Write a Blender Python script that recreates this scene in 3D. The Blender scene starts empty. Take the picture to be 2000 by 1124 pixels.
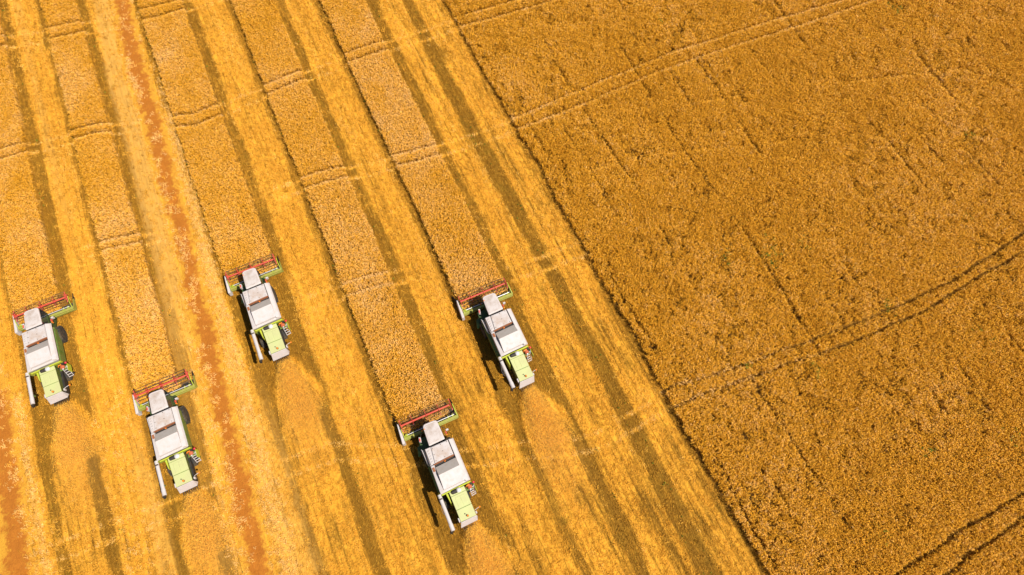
import bpy, bmesh, math, random
import numpy as np
from mathutils import Vector, Matrix

random.seed(7)
RNG = np.random.default_rng(11)
scene = bpy.context.scene
COL = scene.collection

# ------------------------------------------------------------------ camera
H_CAM = 62.407
cam_d = bpy.data.cameras.new('camera')
cam = bpy.data.objects.new('camera', cam_d); COL.objects.link(cam)
cam_d.sensor_width = 36.0
cam_d.lens = 36.0 * 1333.0 / 2000.0
cam_d.clip_start = 0.5
cam_d.clip_end = 5000.0
cam.location = (0.0, 0.0, H_CAM)
cam.rotation_euler = (math.radians(90 - 66.6), 0.0, math.radians(-24.6))
scene.camera = cam

# ------------------------------------------------------------------ light
SUN_FROM = Vector((0.42, -0.52, 1.0)).normalized()      # towards the sun
sun_el = math.asin(SUN_FROM.z)
sun_az = math.atan2(SUN_FROM.x, SUN_FROM.y)             # clockwise from +Y
world = bpy.data.worlds.new('World'); scene.world = world
world.use_nodes = True
wn = world.node_tree.nodes; wl = world.node_tree.links
wn.clear()
sky = wn.new('ShaderNodeTexSky'); sky.sky_type = 'NISHITA'; sky.sun_disc = False
sky.sun_elevation = sun_el; sky.sun_rotation = sun_az
bg = wn.new('ShaderNodeBackground'); bg.inputs['Strength'].default_value = 0.06
wo = wn.new('ShaderNodeOutputWorld')
wl.new(sky.outputs[0], bg.inputs[0]); wl.new(bg.outputs[0], wo.inputs[0])
sd = bpy.data.lights.new('sun', 'SUN'); so = bpy.data.objects.new('sun', sd); COL.objects.link(so)
sd.energy = 5.0; sd.angle = math.radians(0.53); sd.color = (1.0, 0.95, 0.87)
so.rotation_euler = SUN_FROM.to_track_quat('Z', 'Y').to_euler()
so.location = (40, -60, 120)
vs = scene.view_settings
vs.view_transform = 'Standard'; vs.look = 'None'; vs.gamma = 1.0; vs.use_curve_mapping = False
vs.exposure = 0.42
scene.cycles.max_bounces = 5; scene.cycles.diffuse_bounces = 2; scene.cycles.glossy_bounces = 2; scene.cycles.transmission_bounces = 2; scene.cycles.volume_bounces = 2

# ------------------------------------------------------------------ material helpers
def new_mat(name):
    m = bpy.data.materials.new(name); m.use_nodes = True
    nt = m.node_tree
    b = nt.nodes['Principled BSDF']
    return m, nt, b

def N(nt, kind, **kw):
    n = nt.nodes.new(kind)
    for k, v in kw.items():
        setattr(n, k, v)
    return n

def mixc(nt, fac, a, b, blend='MIX'):
    n = nt.nodes.new('ShaderNodeMix'); n.data_type = 'RGBA'; n.blend_type = blend
    for s, v in ((n.inputs[0], fac), (n.inputs[6], a), (n.inputs[7], b)):
        if hasattr(v, 'is_output'):
            nt.links.new(v, s)
        elif isinstance(v, (int, float)):
            s.default_value = v
        else:
            s.default_value = (*v, 1.0)
    return n.outputs[2]

def mth(nt, op, a, b=0.0, clamp=False):
    n = nt.nodes.new('ShaderNodeMath'); n.operation = op; n.use_clamp = clamp
    for s, v in ((n.inputs[0], a), (n.inputs[1], b)):
        if hasattr(v, 'is_output'):
            nt.links.new(v, s)
        else:
            s.default_value = v
    return n.outputs[0]

def noise(nt, vec, scale, detail=3.0, rough=0.55):
    n = nt.nodes.new('ShaderNodeTexNoise'); n.inputs['Scale'].default_value = scale
    n.inputs['Detail'].default_value = detail; n.inputs['Roughness'].default_value = rough
    nt.links.new(vec, n.inputs['Vector'])
    return n.outputs[0]

def maprange(nt, v, a, b, c=0.0, d=1.0):
    n = nt.nodes.new('ShaderNodeMapRange'); n.clamp = True
    nt.links.new(v, n.inputs[0])
    for i, x in enumerate((a, b, c, d)):
        n.inputs[i + 1].default_value = x
    return n.outputs[0]

def paint(name, col, rough=0.5, dust=0.25, dust_col=(0.42, 0.27, 0.13), metal=0.0, scale=2.5, spec=0.4):
    """worn machine paint: even colour with blotchy field dust and fine scuffs"""
    m, nt, b = new_mat(name)
    tc = N(nt, 'ShaderNodeTexCoord')
    n1 = noise(nt, tc.outputs['Object'], scale, 5.0, 0.65)
    n2 = noise(nt, tc.outputs['Object'], scale * 9, 3.0, 0.6)
    f = maprange(nt, mth(nt, 'ADD', mth(nt, 'MULTIPLY', n1, 0.75), mth(nt, 'MULTIPLY', n2, 0.25)), 0.42, 0.72, 0.0, 1.0)
    f = mth(nt, 'MULTIPLY', f, dust)
    c = mixc(nt, f, col, dust_col)
    nt.links.new(c, b.inputs['Base Color'])
    b.inputs['Metallic'].default_value = metal
    nt.links.new(mth(nt, 'ADD', rough, mth(nt, 'MULTIPLY', f, 0.4)), b.inputs['Roughness'])
    b.inputs['Specular IOR Level'].default_value = spec
    return m

def plant_mat(name, stops, rough=0.75, trans=0.0):
    """dry plant matter: colour by a per-clump tint plus per-clump chance"""
    m, nt, b = new_mat(name)
    a = N(nt, 'ShaderNodeAttribute', attribute_type='INSTANCER', attribute_name='tint')
    cr = N(nt, 'ShaderNodeValToRGB')
    while len(cr.color_ramp.elements) < len(stops):
        cr.color_ramp.elements.new(0.5)
    for e, (p, c) in zip(cr.color_ramp.elements, stops):
        e.position = p; e.color = (*c, 1.0)
    nt.links.new(a.outputs['Fac'], cr.inputs[0])
    # strand-to-strand difference, stored on the strands themselves
    s = N(nt, 'ShaderNodeAttribute', attribute_name='strand')
    hs = N(nt, 'ShaderNodeHueSaturation')
    nt.links.new(cr.outputs[0], hs.inputs['Color'])
    nt.links.new(maprange(nt, s.outputs['Fac'], 0, 1, 0.72, 1.22), hs.inputs['Value'])
    nt.links.new(hs.outputs[0], b.inputs['Base Color'])
    b.inputs['Roughness'].default_value = rough
    b.inputs['Specular IOR Level'].default_value = 0.25
    if trans > 0:
        tr = N(nt, 'ShaderNodeBsdfTranslucent'); nt.links.new(hs.outputs[0], tr.inputs[0])
        mx = N(nt, 'ShaderNodeMixShader'); mx.inputs[0].default_value = trans
        nt.links.new(b.outputs[0], mx.inputs[1]); nt.links.new(tr.outputs[0], mx.inputs[2])
        nt.links.new(mx.outputs[0], nt.nodes['Material Output'].inputs[0])
    return m

M = {}
M['white'] = paint('dusty_white_paint', (0.50, 0.455, 0.435), 0.5, 0.6, (0.42, 0.32, 0.25))
M['lid'] = paint('tank_lid_paint', (0.50, 0.45, 0.425), 0.55, 0.95, (0.36, 0.24, 0.16), scale=1.3)
M['roof'] = paint('cab_roof_plastic', (0.50, 0.44, 0.405), 0.6, 0.8, (0.27, 0.18, 0.12), scale=1.6)
M['roofrim'] = paint('cab_roof_rim', (0.54, 0.47, 0.44), 0.5, 0.4, (0.38, 0.28, 0.2))
M['grey'] = paint('hatch_front_shade', (0.38, 0.335, 0.295), 0.55, 0.5, (0.27, 0.20, 0.14))  # dimmer light on the hatch's front slope, put into the paint colour
M['hood'] = paint('faded_green_hood', (0.44, 0.455, 0.19), 0.5, 0.6, (0.40, 0.36, 0.18), scale=1.2)
M['green'] = paint('body_green', (0.10, 0.17, 0.03), 0.45, 0.5, (0.34, 0.26, 0.10))
M['dkgreen'] = paint('dark_green', (0.035, 0.08, 0.022), 0.5, 0.35, (0.20, 0.14, 0.06))
M['lime'] = paint('bright_lime', (0.38, 0.43, 0.03), 0.4, 0.35, (0.45, 0.36, 0.1))
M['beam'] = paint('header_beam_green', (0.27, 0.28, 0.04), 0.5, 0.7, (0.40, 0.29, 0.1))
M['red'] = paint('reel_red', (0.50, 0.06, 0.035), 0.45, 0.35, (0.5, 0.22, 0.12))
M['reddk'] = paint('spider_red', (0.42, 0.035, 0.02), 0.45, 0.25)
M['rim'] = paint('wheel_red', (0.40, 0.03, 0.02), 0.5, 0.4)
M['black'] = paint('black_steel', (0.018, 0.017, 0.016), 0.55, 0.3, (0.12, 0.08, 0.04))
M['steel'] = paint('tine_steel', (0.06, 0.045, 0.035), 0.5, 0.4, (0.25, 0.15, 0.07))
M['tyre'] = paint('rubber_tyre', (0.022, 0.021, 0.02), 0.8, 0.6, (0.22, 0.15, 0.07))
M['silver'] = paint('bare_metal', (0.72, 0.70, 0.68), 0.3, 0.15, metal=0.4)
M['rust'] = paint('rusty_edge', (0.30, 0.10, 0.035), 0.75, 0.5, (0.14, 0.06, 0.03), scale=6)
M['engine'] = paint('engine_red', (0.46, 0.10, 0.035), 0.6, 0.6, (0.30, 0.18, 0.10), scale=5)
M['orange'] = paint('amber_lens', (0.75, 0.20, 0.02), 0.25, 0.1)
M['redlens'] = paint('red_lens', (0.60, 0.02, 0.04), 0.2, 0.05)
m, nt, b = new_mat('cab_glass'); M['glass'] = m
b.inputs['Base Color'].default_value = (0.02, 0.03, 0.035, 1); b.inputs['Roughness'].default_value = 0.06

# ------------------------------------------------------------------ mesh helpers
def set_props(o, label=None, cat=None, group=None, kind=None):
    if label: o['label'] = label
    if cat: o['category'] = cat
    if group: o['group'] = group
    if kind: o['kind'] = kind
    return o

class MB:
    def __init__(self): self.v = []; self.f = []
    def add(self, vs_, fs_):
        k = len(self.v); self.v += [tuple(p) for p in vs_]; self.f += [tuple(i + k for i in q) for q in fs_]; return self
    def box(self, x0, x1, y0, y1, z0, z1):
        return self.hexa([(x0, y0, z0), (x1, y0, z0), (x1, y1, z0), (x0, y1, z0)],
                         [(x0, y0, z1), (x1, y0, z1), (x1, y1, z1), (x0, y1, z1)])
    def hexa(self, bot, top):          # any number of corners, counter-clockwise seen from above
        n = len(bot)
        fs_ = [tuple(range(n - 1, -1, -1)), tuple(range(n, 2 * n))]
        fs_ += [(i, (i + 1) % n, n + (i + 1) % n, n + i) for i in range(n)]
        return self.add(list(bot) + list(top), fs_)
    def tube(self, pts, r, n=8, caps=True):
        pts = [Vector(p) for p in pts]
        rs = r if isinstance(r, (list, tuple)) else [r] * len(pts)
        rings = []
        for i, p in enumerate(pts):
            a = pts[max(i - 1, 0)]; c = pts[min(i + 1, len(pts) - 1)]
            d = (c - a).normalized()
            u = d.cross(Vector((0, 0, 1)))
            if u.length < 1e-3: u = d.cross(Vector((1, 0, 0)))
            u.normalize(); w = u.cross(d)
            rings.append([p + (u * math.cos(t) + w * math.sin(t)) * rs[i] for t in [2 * math.pi * k / n for k in range(n)]])
        vv = [q for rg in rings for q in rg]
        ff = []
        for i in range(len(pts) - 1):
            for k in range(n):
                ff.append((i * n + k, i * n + (k + 1) % n, (i + 1) * n + (k + 1) % n, (i + 1) * n + k))
        if caps:
            ff.append(tuple(range(n - 1, -1, -1))); ff.append(tuple((len(pts) - 1) * n + k for k in range(n)))
        return self.add(vv, ff)
    def lathe(self, c, axis, prof, n=20):   # prof: list of (offset along axis, radius)
        return self.tube([Vector(c) + Vector(axis) * t for t, _ in prof], [max(r, 1e-3) for _, r in prof], n)
    def build(self, name, mat, parent=None, bevel=0.0, seg=2, smooth=False):
        me = bpy.data.meshes.new(name)
        me.from_pydata(self.v, [], self.f); me.update()
        bm = bmesh.new(); bm.from_mesh(me)
        bmesh.ops.recalc_face_normals(bm, faces=bm.faces)
        if bevel > 0:
            bmesh.ops.bevel(bm, geom=bm.edges[:], offset=bevel, segments=seg, profile=0.5, affect='EDGES', clamp_overlap=True)
        bm.to_mesh(me); bm.free()
        if smooth:
            me.shade_smooth()
        o = bpy.data.objects.new(name, me); COL.objects.link(o)
        me.materials.append(M[mat] if isinstance(mat, str) else mat)
        if parent: o.parent = parent
        return o

# ------------------------------------------------------------------ value noise on arrays
_T = np.random.default_rng(5).random((256, 256))
def vn(x, y, sx, sy=None, seed=0):
    sy = sx if sy is None else sy
    x = x / sx + seed * 17.31; y = y / sy + seed * 9.77
    xi = np.floor(x).astype(int); yi = np.floor(y).astype(int)
    fx = x - xi; fy = y - yi
    fx = fx * fx * (3 - 2 * fx); fy = fy * fy * (3 - 2 * fy)
    g = lambda a, b_: _T[a % 256, b_ % 256]
    return ((g(xi, yi) * (1 - fx) + g(xi + 1, yi) * fx) * (1 - fy)
            + (g(xi, yi + 1) * (1 - fx) + g(xi + 1, yi + 1) * fx) * fy)
def fbm(x, y, s, sy=None, seed=0, oct=3):
    t = 0; a = 1; w = 0
    sy = s if sy is None else sy
    for k in range(oct):
        t = t + a * vn(x, y, s / 2 ** k, sy / 2 ** k, seed + k * 3); w += a; a *= 0.55
    return t / w
def band(u, a, b_, soft=0.18):
    return np.clip((u - a) / soft + 0.5, 0, 1) * np.clip((b_ - u) / soft + 0.5, 0, 1)

# ------------------------------------------------------------------ field layout (metres; rows run along +Y)
#        left   right  origin of its combine (x, y), turn
STRIPS = [(-34.0, -29.8, (-31.0, 37.5), 0.5),
          (-24.9, -21.1, (-22.2, 24.9), 0.5),
          (-14.35, -9.45, (-11.4, 33.05), 0.2),
          (-3.95, 0.65, (-1.15, 12.2), -0.3),
          (5.85, 10.65, (8.4, 21.1), -0.3)]
FIELD_EDGE = 19.75
X0, X1, Y0, Y1 = -50.0, 100.0, -34.0, 104.0        # the part of the field that is worked out in detail
# pairs of sprayer wheel lines crossing the rows: (points (x, y)), measured per wheel line
TRAMS = [[(-50, 79.5), (-30.3, 78.8), (-23.3, 77.4), (-12.1, 75.7), (0, 75.2), (20, 74.8), (100, 72)],
         [(-50, 77.6), (-30.3, 77.0), (-23.3, 75.6), (-12.3, 74.0), (0, 73.5), (20, 73.1), (100, 70)],
         [(-50, 63.6), (-32.8, 62.4), (-28.9, 61.8), (-23, 61.4), (-12.3, 58.2), (-2, 58.9), (8.2, 59.3), (19.5, 59.0), (26.9, 58.7), (40, 57.5), (100, 53)],
         [(-50, 62.2), (-32.8, 61.0), (-28.9, 60.6), (-23, 60.2), (-12.4, 56.6), (-2, 57.6), (8.2, 57.95), (19.5, 57.5), (32.1, 56.6), (45, 55.5), (100, 51)],
         [(-27, 46.9), (-22.6, 46.0), (-19, 45.2)],
         [(-27, 45.8), (-22.6, 44.9), (-19, 44.1)],
         [(-7, 45.3), (-1.8, 45.1), (8, 43.4), (19.6, 42.7), (26.1, 43.2), (32.8, 43.4), (40.4, 43.7), (53.3, 42.9), (63.8, 42.1), (100, 39)],
         [(-7, 43.9), (-1.8, 43.65), (8, 42.0), (19.7, 41.3), (28.5, 41.4), (38.7, 41.9), (45.4, 41.7), (52.9, 41.1), (67.2, 40.5), (100, 37)],
         [(-8, 32.0), (-2, 31.5), (3.5, 30.6)],
         [(-8, 30.6), (-2, 30.1), (3.5, 29.2)],
         [(11.5, 26.6), (16, 26.3), (20, 26.0)], [(11.5, 25.1), (16, 24.8), (20, 24.5)],
         [(-50, 20.2), (-21, 18.2), (-10.2, 17.4), (0, 12.0), (11, 8.2), (18, 8.5), (20.4, 9.0), (27.8, 8.1), (36, 7.4), (44.1, 6.9), (51.6, 6.8), (61.9, 8.2), (100, 14)],
         [(-50, 18.6), (-21, 16.6), (-10.2, 15.8), (0, 10.4), (11, 6.8), (16.1, 7.0), (22.8, 7.3), (29.7, 6.6), (37.8, 5.7), (46.7, 5.4), (53.4, 6.0), (60.4, 6.5), (100, 12)],
         [(20, -13.4), (29.3, -12.8), (32.6, -12.6), (37.3, -12.2), (44.2, -12.1), (100, -10)],
         [(20, -15.2), (33, -14.5), (36.9, -14.1), (42.8, -13.6), (100, -11.6)]]
FAINT = [[(45.5, 24.9), (55.4, 25.6), (63.6, 25.3), (75.8, 24.1), (100, 22)],
         [(40, 36.2), (47.6, 34.2), (56.4, 31.7), (65.1, 29.0), (77.1, 25.5), (100, 20)],
         [(38, 20.5), (45.5, 23.2), (55.4, 23.9), (63.6, 23.6), (75.8, 22.4), (100, 20.3)],
         [(24, 33.5), (32, 32.2), (40, 29.5), (48, 27.0)]]

def line_dist(u, v, pts):
    xs = np.array([p[0] for p in pts]); ys = np.array([p[1] for p in pts])
    d = np.abs(v - np.interp(u, xs, ys) - 0.18 * (vn(u, v * 0, 2.3, 1.0, 4) - 0.5))
    return np.where((u >= xs[0]) & (u <= xs[-1]), d, 9.0)
def tram_dist(u, v, sets=TRAMS):
    d = np.full(np.shape(u), 9.0)
    for t in sets: d = np.minimum(d, line_dist(u, v, t))
    return d

def cut_y(o): return o[1] + 3.05          # where the knife of a combine stands
def standing(u, v):
    s = np.zeros(np.shape(u), bool)
    wob = 0.22 * (vn(u * 0, v, 1.0, 5.0, 1) - 0.5) + 0.16 * (vn(u * 0, v, 1.0, 0.6, 2) - 0.5)
    for L, R, o, t in STRIPS:
        s |= (u > L + wob) & (u < R + 0.5 * wob) & (v > cut_y(o))
    s |= u > FIELD_EDGE + 2.0 * wob + 0.45 * (vn(v * 0, v, 1, 9, 8) - 0.5)
    return s

TRK_V = [0, 11, 20, 26, 37.5, 49, 58, 69, 79, 104]
TRK_L = [-21.2, -20.4, -19.9, -19.6, -18.8, -18.5, -18.2, -18.2, -17.5, -17.0]
TRK_R = [-18.1, -17.6, -17.25, -16.9, -16.35, -15.75, -15.4, -15.35, -14.8, -14.6]
def track_edges(v): return np.interp(v, TRK_V, TRK_L), np.interp(v, TRK_V, TRK_R)
TR2_V = [-34, 10, 17, 23, 27.5, 33.5, 39.5, 46]
TR2_R = [-36.3, -36.2, -36.0, -35.8, -35.7, -35.6, -36.0, -37.4]
TR2_L = [-39.7, -39.6, -39.3, -38.9, -38.7, -38.9, -39.2, -38.6]

def cover(u, v):
    """how far chopped straw hides the stubble: 1 = golden mat, 0 = bare stubble"""
    c = np.ones(np.shape(u))
    j = 0.30 * (fbm(u, v, 1.2, 3.0, 20) - 0.5) + 0.25 * (vn(u, v, 0.35, 0.5, 23) - 0.5)
    uu = u + j
    d = np.zeros(np.shape(u))
    for L, R, o, t in STRIPS:
        yr = o[1] - 6.4
        st = np.clip((v - (o[1] + 1.0)) / 2.0, 0, 1)
        wide = 1.12 + 0.35 * (vn(v * 0 + L, v, 1.0, 14.0, 6) - 0.5)
        d = np.maximum(d, st * band(uu, R - 0.1, R + wide, 0.3) * (0.75 + 0.25 * vn(u, v, 1.5, 6, 33)))
        d = np.maximum(d, st * 0.72 * band(uu, L - 0.85, L + 0.1, 0.3))
        # beside the machine nothing has been spread yet; the fan opens behind it
        mid = ((v <= o[1] + 3.2) & (v > yr - 6)) * 1.0
        half = np.clip(0.75 + (yr - v) * 0.42, 0.75, 2.2)
        cx = o[0] - 0.1 + 0.1 * np.clip((yr - v) / 6, 0, 1)
        inside = (v < yr) * band(u + 0.6 * j, cx - half, cx + half, 0.5)
        d = np.maximum(d, mid * band(uu, L - 0.5, R + 0.55, 0.4) * (1 - inside) * 0.92)
        be = np.clip((yr - 4.0 - v) / 2.0, 0, 1)
        d = np.maximum(d, be * band(uu, R - 0.75, R + 0.35, 0.3))
        d = np.maximum(d, be * 0.8 * band(uu, L - 0.35, L + 0.5, 0.35))
    d = np.maximum(d, band(uu, 14.65 + 0.25 * np.sin(v * 0.11), 16.15 + 0.2 * np.sin(v * 0.08 + 1), 0.3))
    d = np.maximum(d, 0.45 * band(uu, 19.0, 20.2, 0.5))
    # soft, grey-brown tracks inside the lanes
    for L, R, o, t in STRIPS[:-1]:
        d = np.maximum(d, 0.35 * band(uu, R + 2.0, R + 2.7, 0.5) * np.clip(vn(u, v, 4, 18, 31) * 1.6 - 0.3, 0, 1))
    c = 1 - d
    td = tram_dist(u, v)
    c = np.maximum(c, 0.85 * np.clip(1.4 - td / 0.2, 0, 1) * (u < FIELD_EDGE) * np.clip(vn(u, v, 2.5, 2.5, 29) * 2.5 - 0.2, 0, 1))
    c -= (0.22 + 0.5 * np.clip((40 - v) / 30, 0, 1)) * np.clip(fbm(u, v, 1.6, 8.0, 40) - 0.47, 0, 1) * 2
    rows = vn(u, v, 0.22, 3.2, 44)
    c -= 0.75 * np.clip(rows - 0.5, 0, 1) * 2 * (0.35 + 0.65 * np.maximum(band(u, 10.5, 19.5, 2.0), np.clip((30 - v) / 20, 0, 1)))
    return np.clip(c, 0, 1)

def ruts(u, v):
    r = np.zeros(np.shape(u))
    for L, R, o, t in STRIPS:
        st = (v > o[1] - 2)
        w = 0.10 * (vn(v * 0, v, 1, 7, 3) - 0.5)
        r = np.maximum(r, st * np.clip(1.3 - np.abs(u - (R + 1.55 + w)) / 0.09, 0, 1) * np.clip(vn(u * 0 + L, v, 1, 3.5, 12) * 3 - 1.0, 0, 1))
    for x in (12.9, 13.6, 17.3):
        r = np.maximum(r, 0.8 * np.clip(1.3 - np.abs(u - x - 0.1 * (vn(v * 0, v, 1, 8, 9) - 0.5)) / 0.08, 0, 1) * np.clip(vn(u * 0 + x, v, 1, 3.0, 13) * 3 - 1.2, 0, 1))
    # thin gaps between the drill rows, a few metres of them at a time
    k_ = np.floor(u / 0.42); fr = np.abs(u / 0.42 - k_ - 0.5) * 0.42
    on = np.clip(vn(k_ * 3.7, v, 1.0, 3.2, 15) * 4 - 2.3 + 0.7 * np.clip((35 - v) / 30, 0, 1), 0, 1)
    r = np.maximum(r, (0.5 + 0.4 * np.clip((40 - v) / 25, 0, 1)) * on * np.clip(1.4 - fr / 0.055, 0, 1))
    return r

# ------------------------------------------------------------------ ground
def grid_mesh(name, xs, ys, zf, attrs, skirt=0.0):
    nx, ny = len(xs), len(ys)
    U, V = np.meshgrid(xs, ys)
    Z = zf(U, V)
    co = np.stack([U, V, Z], -1).reshape(-1, 3)
    idx = np.arange(nx * ny).reshape(ny, nx)
    q = np.stack([idx[:-1, :-1], idx[:-1, 1:], idx[1:, 1:], idx[1:, :-1]], -1).reshape(-1, 4)
    if skirt:
        k = len(co)
        a, b_, c, d = xs[0], xs[-1], ys[0], ys[-1]; s = skirt
        ex = np.array([(-s, -s, 0), (s, -s, 0), (s, c, 0), (-s, c, 0), (-s, d, 0), (s, d, 0), (s, s, 0), (-s, s, 0),
                       (a, c, 0), (a, d, 0), (b_, c, 0), (b_, d, 0)], float)
        co = np.vstack([co, ex])
        q = np.vstack([q, np.array([(0, 1, 2, 3), (4, 5, 6, 7), (3, 8, 9, 4), (10, 2, 5, 11)]) + k])
    me = bpy.data.meshes.new(name)
    me.vertices.add(len(co)); me.vertices.foreach_set('co', co.astype(np.float32).ravel())
    me.loops.add(q.size); me.loops.foreach_set('vertex_index', q.astype(np.int32).ravel())
    me.polygons.add(len(q)); me.polygons.foreach_set('loop_start', np.arange(0, q.size, 4, dtype=np.int32))
    me.polygons.foreach_set('loop_total', np.full(len(q), 4, np.int32))
    me.update(calc_edges=True)
    for an, fn in attrs.items():
        at = me.attributes.new(an, 'FLOAT', 'POINT')
        val = np.full(len(co), 0.6, np.float32); val[:nx * ny] = fn(U, V).ravel()
        at.data.foreach_set('value', val)
    me.shade_smooth()
    o = bpy.data.objects.new(name, me); COL.objects.link(o)
    return o

def ground_z(u, v):
    e = np.clip(np.minimum.reduce([u - X0, X1 - u, v - Y0, Y1 - v]) / 4, 0, 1)
    z = 0.05 * (fbm(u, v, 0.9, 1.6, 50) - 0.5) + 0.04 * (vn(u, v, 0.3, 0.5, 53) - 0.5)
    z -= 0.03 * ruts(u, v)
    z -= 0.04 * np.clip(1.4 - tram_dist(u, v) / 0.2, 0, 1)
    l, r = track_edges(v)
    z -= 0.10 * band(u, l - 0.3, r + 0.3, 0.6)
    return z * e

def pale(u, v):
    l, r = track_edges(v)
    w = 1.0 + 0.02 * np.clip(60 - v, 0, 60)
    j = 0.5 * (fbm(u, v, 1.0, 2.0, 60) - 0.5)
    p = 0.85 * band(u + j, r - 0.1, r + w, 0.8) * np.clip((72 - v) / 12, 0, 1)
    p = np.maximum(p, 0.55 * band(u + j, l - 0.9, l + 0.2, 0.5) * np.clip((50 - v) / 25, 0, 1))
    p = np.maximum(p, 0.8 * band(u + j, -35.9, -34.9, 0.5) * (v < 34))
    p = np.maximum(p, 0.25 * band(u + j, -29.2, -25.6, 1.0) * np.clip((36 - v) / 10, 0, 1) * (0.4 + 0.9 * vn(u, v, 0.9, 5, 66)))
    return np.clip(p, 0, 1)
def worn(u, v):
    """flattened, dusty wheel-ways beside the soil track"""
    l, r = track_edges(v)
    j = 0.4 * (fbm(u, v, 1.0, 5.0, 70) - 0.5)
    w = band(u + j, l - 2.0, l + 0.1, 0.5) * np.clip((v - 20) / 20, 0.25, 1)
    w = np.maximum(w, 0.6 * band(u + j, -28.3, -27.3, 0.4) * np.clip((v - 46) / 10, 0, 1))
    w = np.maximum(w, 0.7 * band(u + j, -26.9, -25.3, 0.7) * np.clip((30 - v) / 8, 0, 1))
    w = np.maximum(w, 0.6 * band(u + j, -16.0, -14.0, 0.8) * np.clip((28 - v) / 8, 0, 1))
    w = np.maximum(w, 0.75 * band(u + j, -60, -39.0, 0.7) * np.clip((34 - v) / 8, 0, 1))
    return np.clip(w, 0, 1)

mg, nt, b = new_mat('stubble_ground'); M['ground'] = mg
tc = N(nt, 'ShaderNodeTexCoord')
pos = tc.outputs['Object']
def attr(nt, n): return N(nt, 'ShaderNodeAttribute', attribute_name=n).outputs['Fac']
mp = N(nt, 'ShaderNodeMapping'); mp.inputs['Scale'].default_value = (2.0, 0.16, 1.0); nt.links.new(pos, mp.inputs[0])
nstreak = noise(nt, mp.outputs[0], 2.0, 4.0, 0.65)
nfine = noise(nt, pos, 5.5, 5.0, 0.75)
nbig = noise(nt, pos, 0.35, 3.0, 0.5)
cv = attr(nt, 'cover')
cvj = mth(nt, 'ADD', cv, mth(nt, 'MULTIPLY', mth(nt, 'SUBTRACT', mth(nt, 'ADD', mth(nt, 'MULTIPLY', nfine, 0.5), mth(nt, 'MULTIPLY', nstreak, 0.9)), 0.7), 1.7))
sx = N(nt, 'ShaderNodeSeparateXYZ'); nt.links.new(pos, sx.inputs[0])
wobx = mth(nt, 'ADD', sx.outputs[0], mth(nt, 'MULTIPLY', noise(nt, pos, 0.25, 1.0), 0.5))
saw = mth(nt, 'PINGPONG', wobx, 0.21)
rowl = maprange(nt, saw, 0.0, 0.075, 1.0, 0.0)
mp2 = N(nt, 'ShaderNodeMapping'); mp2.inputs['Scale'].default_value = (2.4, 0.22, 1.0); nt.links.new(pos, mp2.inputs[0])
rowl = mth(nt, 'MULTIPLY', rowl, maprange(nt, noise(nt, mp2.outputs[0], 1.0, 2.0), 0.42, 0.62))
cvj = mth(nt, 'SUBTRACT', cvj, mth(nt, 'MULTIPLY', rowl, 0.6))
cvm = maprange(nt, cvj, 0.1, 0.9)
bare = mixc(nt, nstreak, (0.085, 0.040, 0.004), (0.36, 0.165, 0.012))
bare = mixc(nt, maprange(nt, nbig, 0.48, 0.65, 0.0, 0.30), bare, (0.22, 0.12, 0.010))
straw = mixc(nt, nfine, (0.40, 0.165, 0.010), (0.88, 0.42, 0.038))
straw = mixc(nt, maprange(nt, nbig, 0.35, 0.7, 0, 0.6), straw, (0.82, 0.40, 0.036))
col = mixc(nt, cvm, bare, straw)
col = mixc(nt, mth(nt, 'MULTIPLY', attr(nt, 'worn'), 0.75), col, mixc(nt, nstreak, (0.40, 0.19, 0.03), (0.66, 0.37, 0.085)))
col = mixc(nt, maprange(nt, mth(nt, 'ADD', attr(nt, 'pale'), mth(nt, 'MULTIPLY', mth(nt, 'SUBTRACT', nfine, 0.5), 1.2)), 0.45, 1.1, 0, 0.6), col, (0.76, 0.42, 0.10))
# soil under the standing crop is dark brown
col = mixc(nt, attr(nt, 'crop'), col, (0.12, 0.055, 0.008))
nt.links.new(col, b.inputs['Base Color'])
b.inputs['Roughness'].default_value = 0.85; b.inputs['Specular IOR Level'].default_value = 0.15
bp = N(nt, 'ShaderNodeBump'); bp.inputs['Strength'].default_value = 0.8; bp.inputs['Distance'].default_value = 0.12
nt.links.new(mth(nt, 'ADD', nfine, mth(nt, 'MULTIPLY', nstreak, 0.8)), bp.inputs['Height'])
nt.links.new(bp.outputs[0], b.inputs['Normal'])

ground = grid_mesh('field_ground', np.arange(X0, X1 + 0.01, 0.25), np.arange(Y0, Y1 + 0.01, 0.25), ground_z,
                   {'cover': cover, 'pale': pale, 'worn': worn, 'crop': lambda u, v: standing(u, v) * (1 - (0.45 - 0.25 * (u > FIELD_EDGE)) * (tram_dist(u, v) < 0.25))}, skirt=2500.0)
ground.data.materials.append(mg)
set_props(ground, 'golden stubble ground striped by the combine passes', 'ground', kind='structure')

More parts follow.
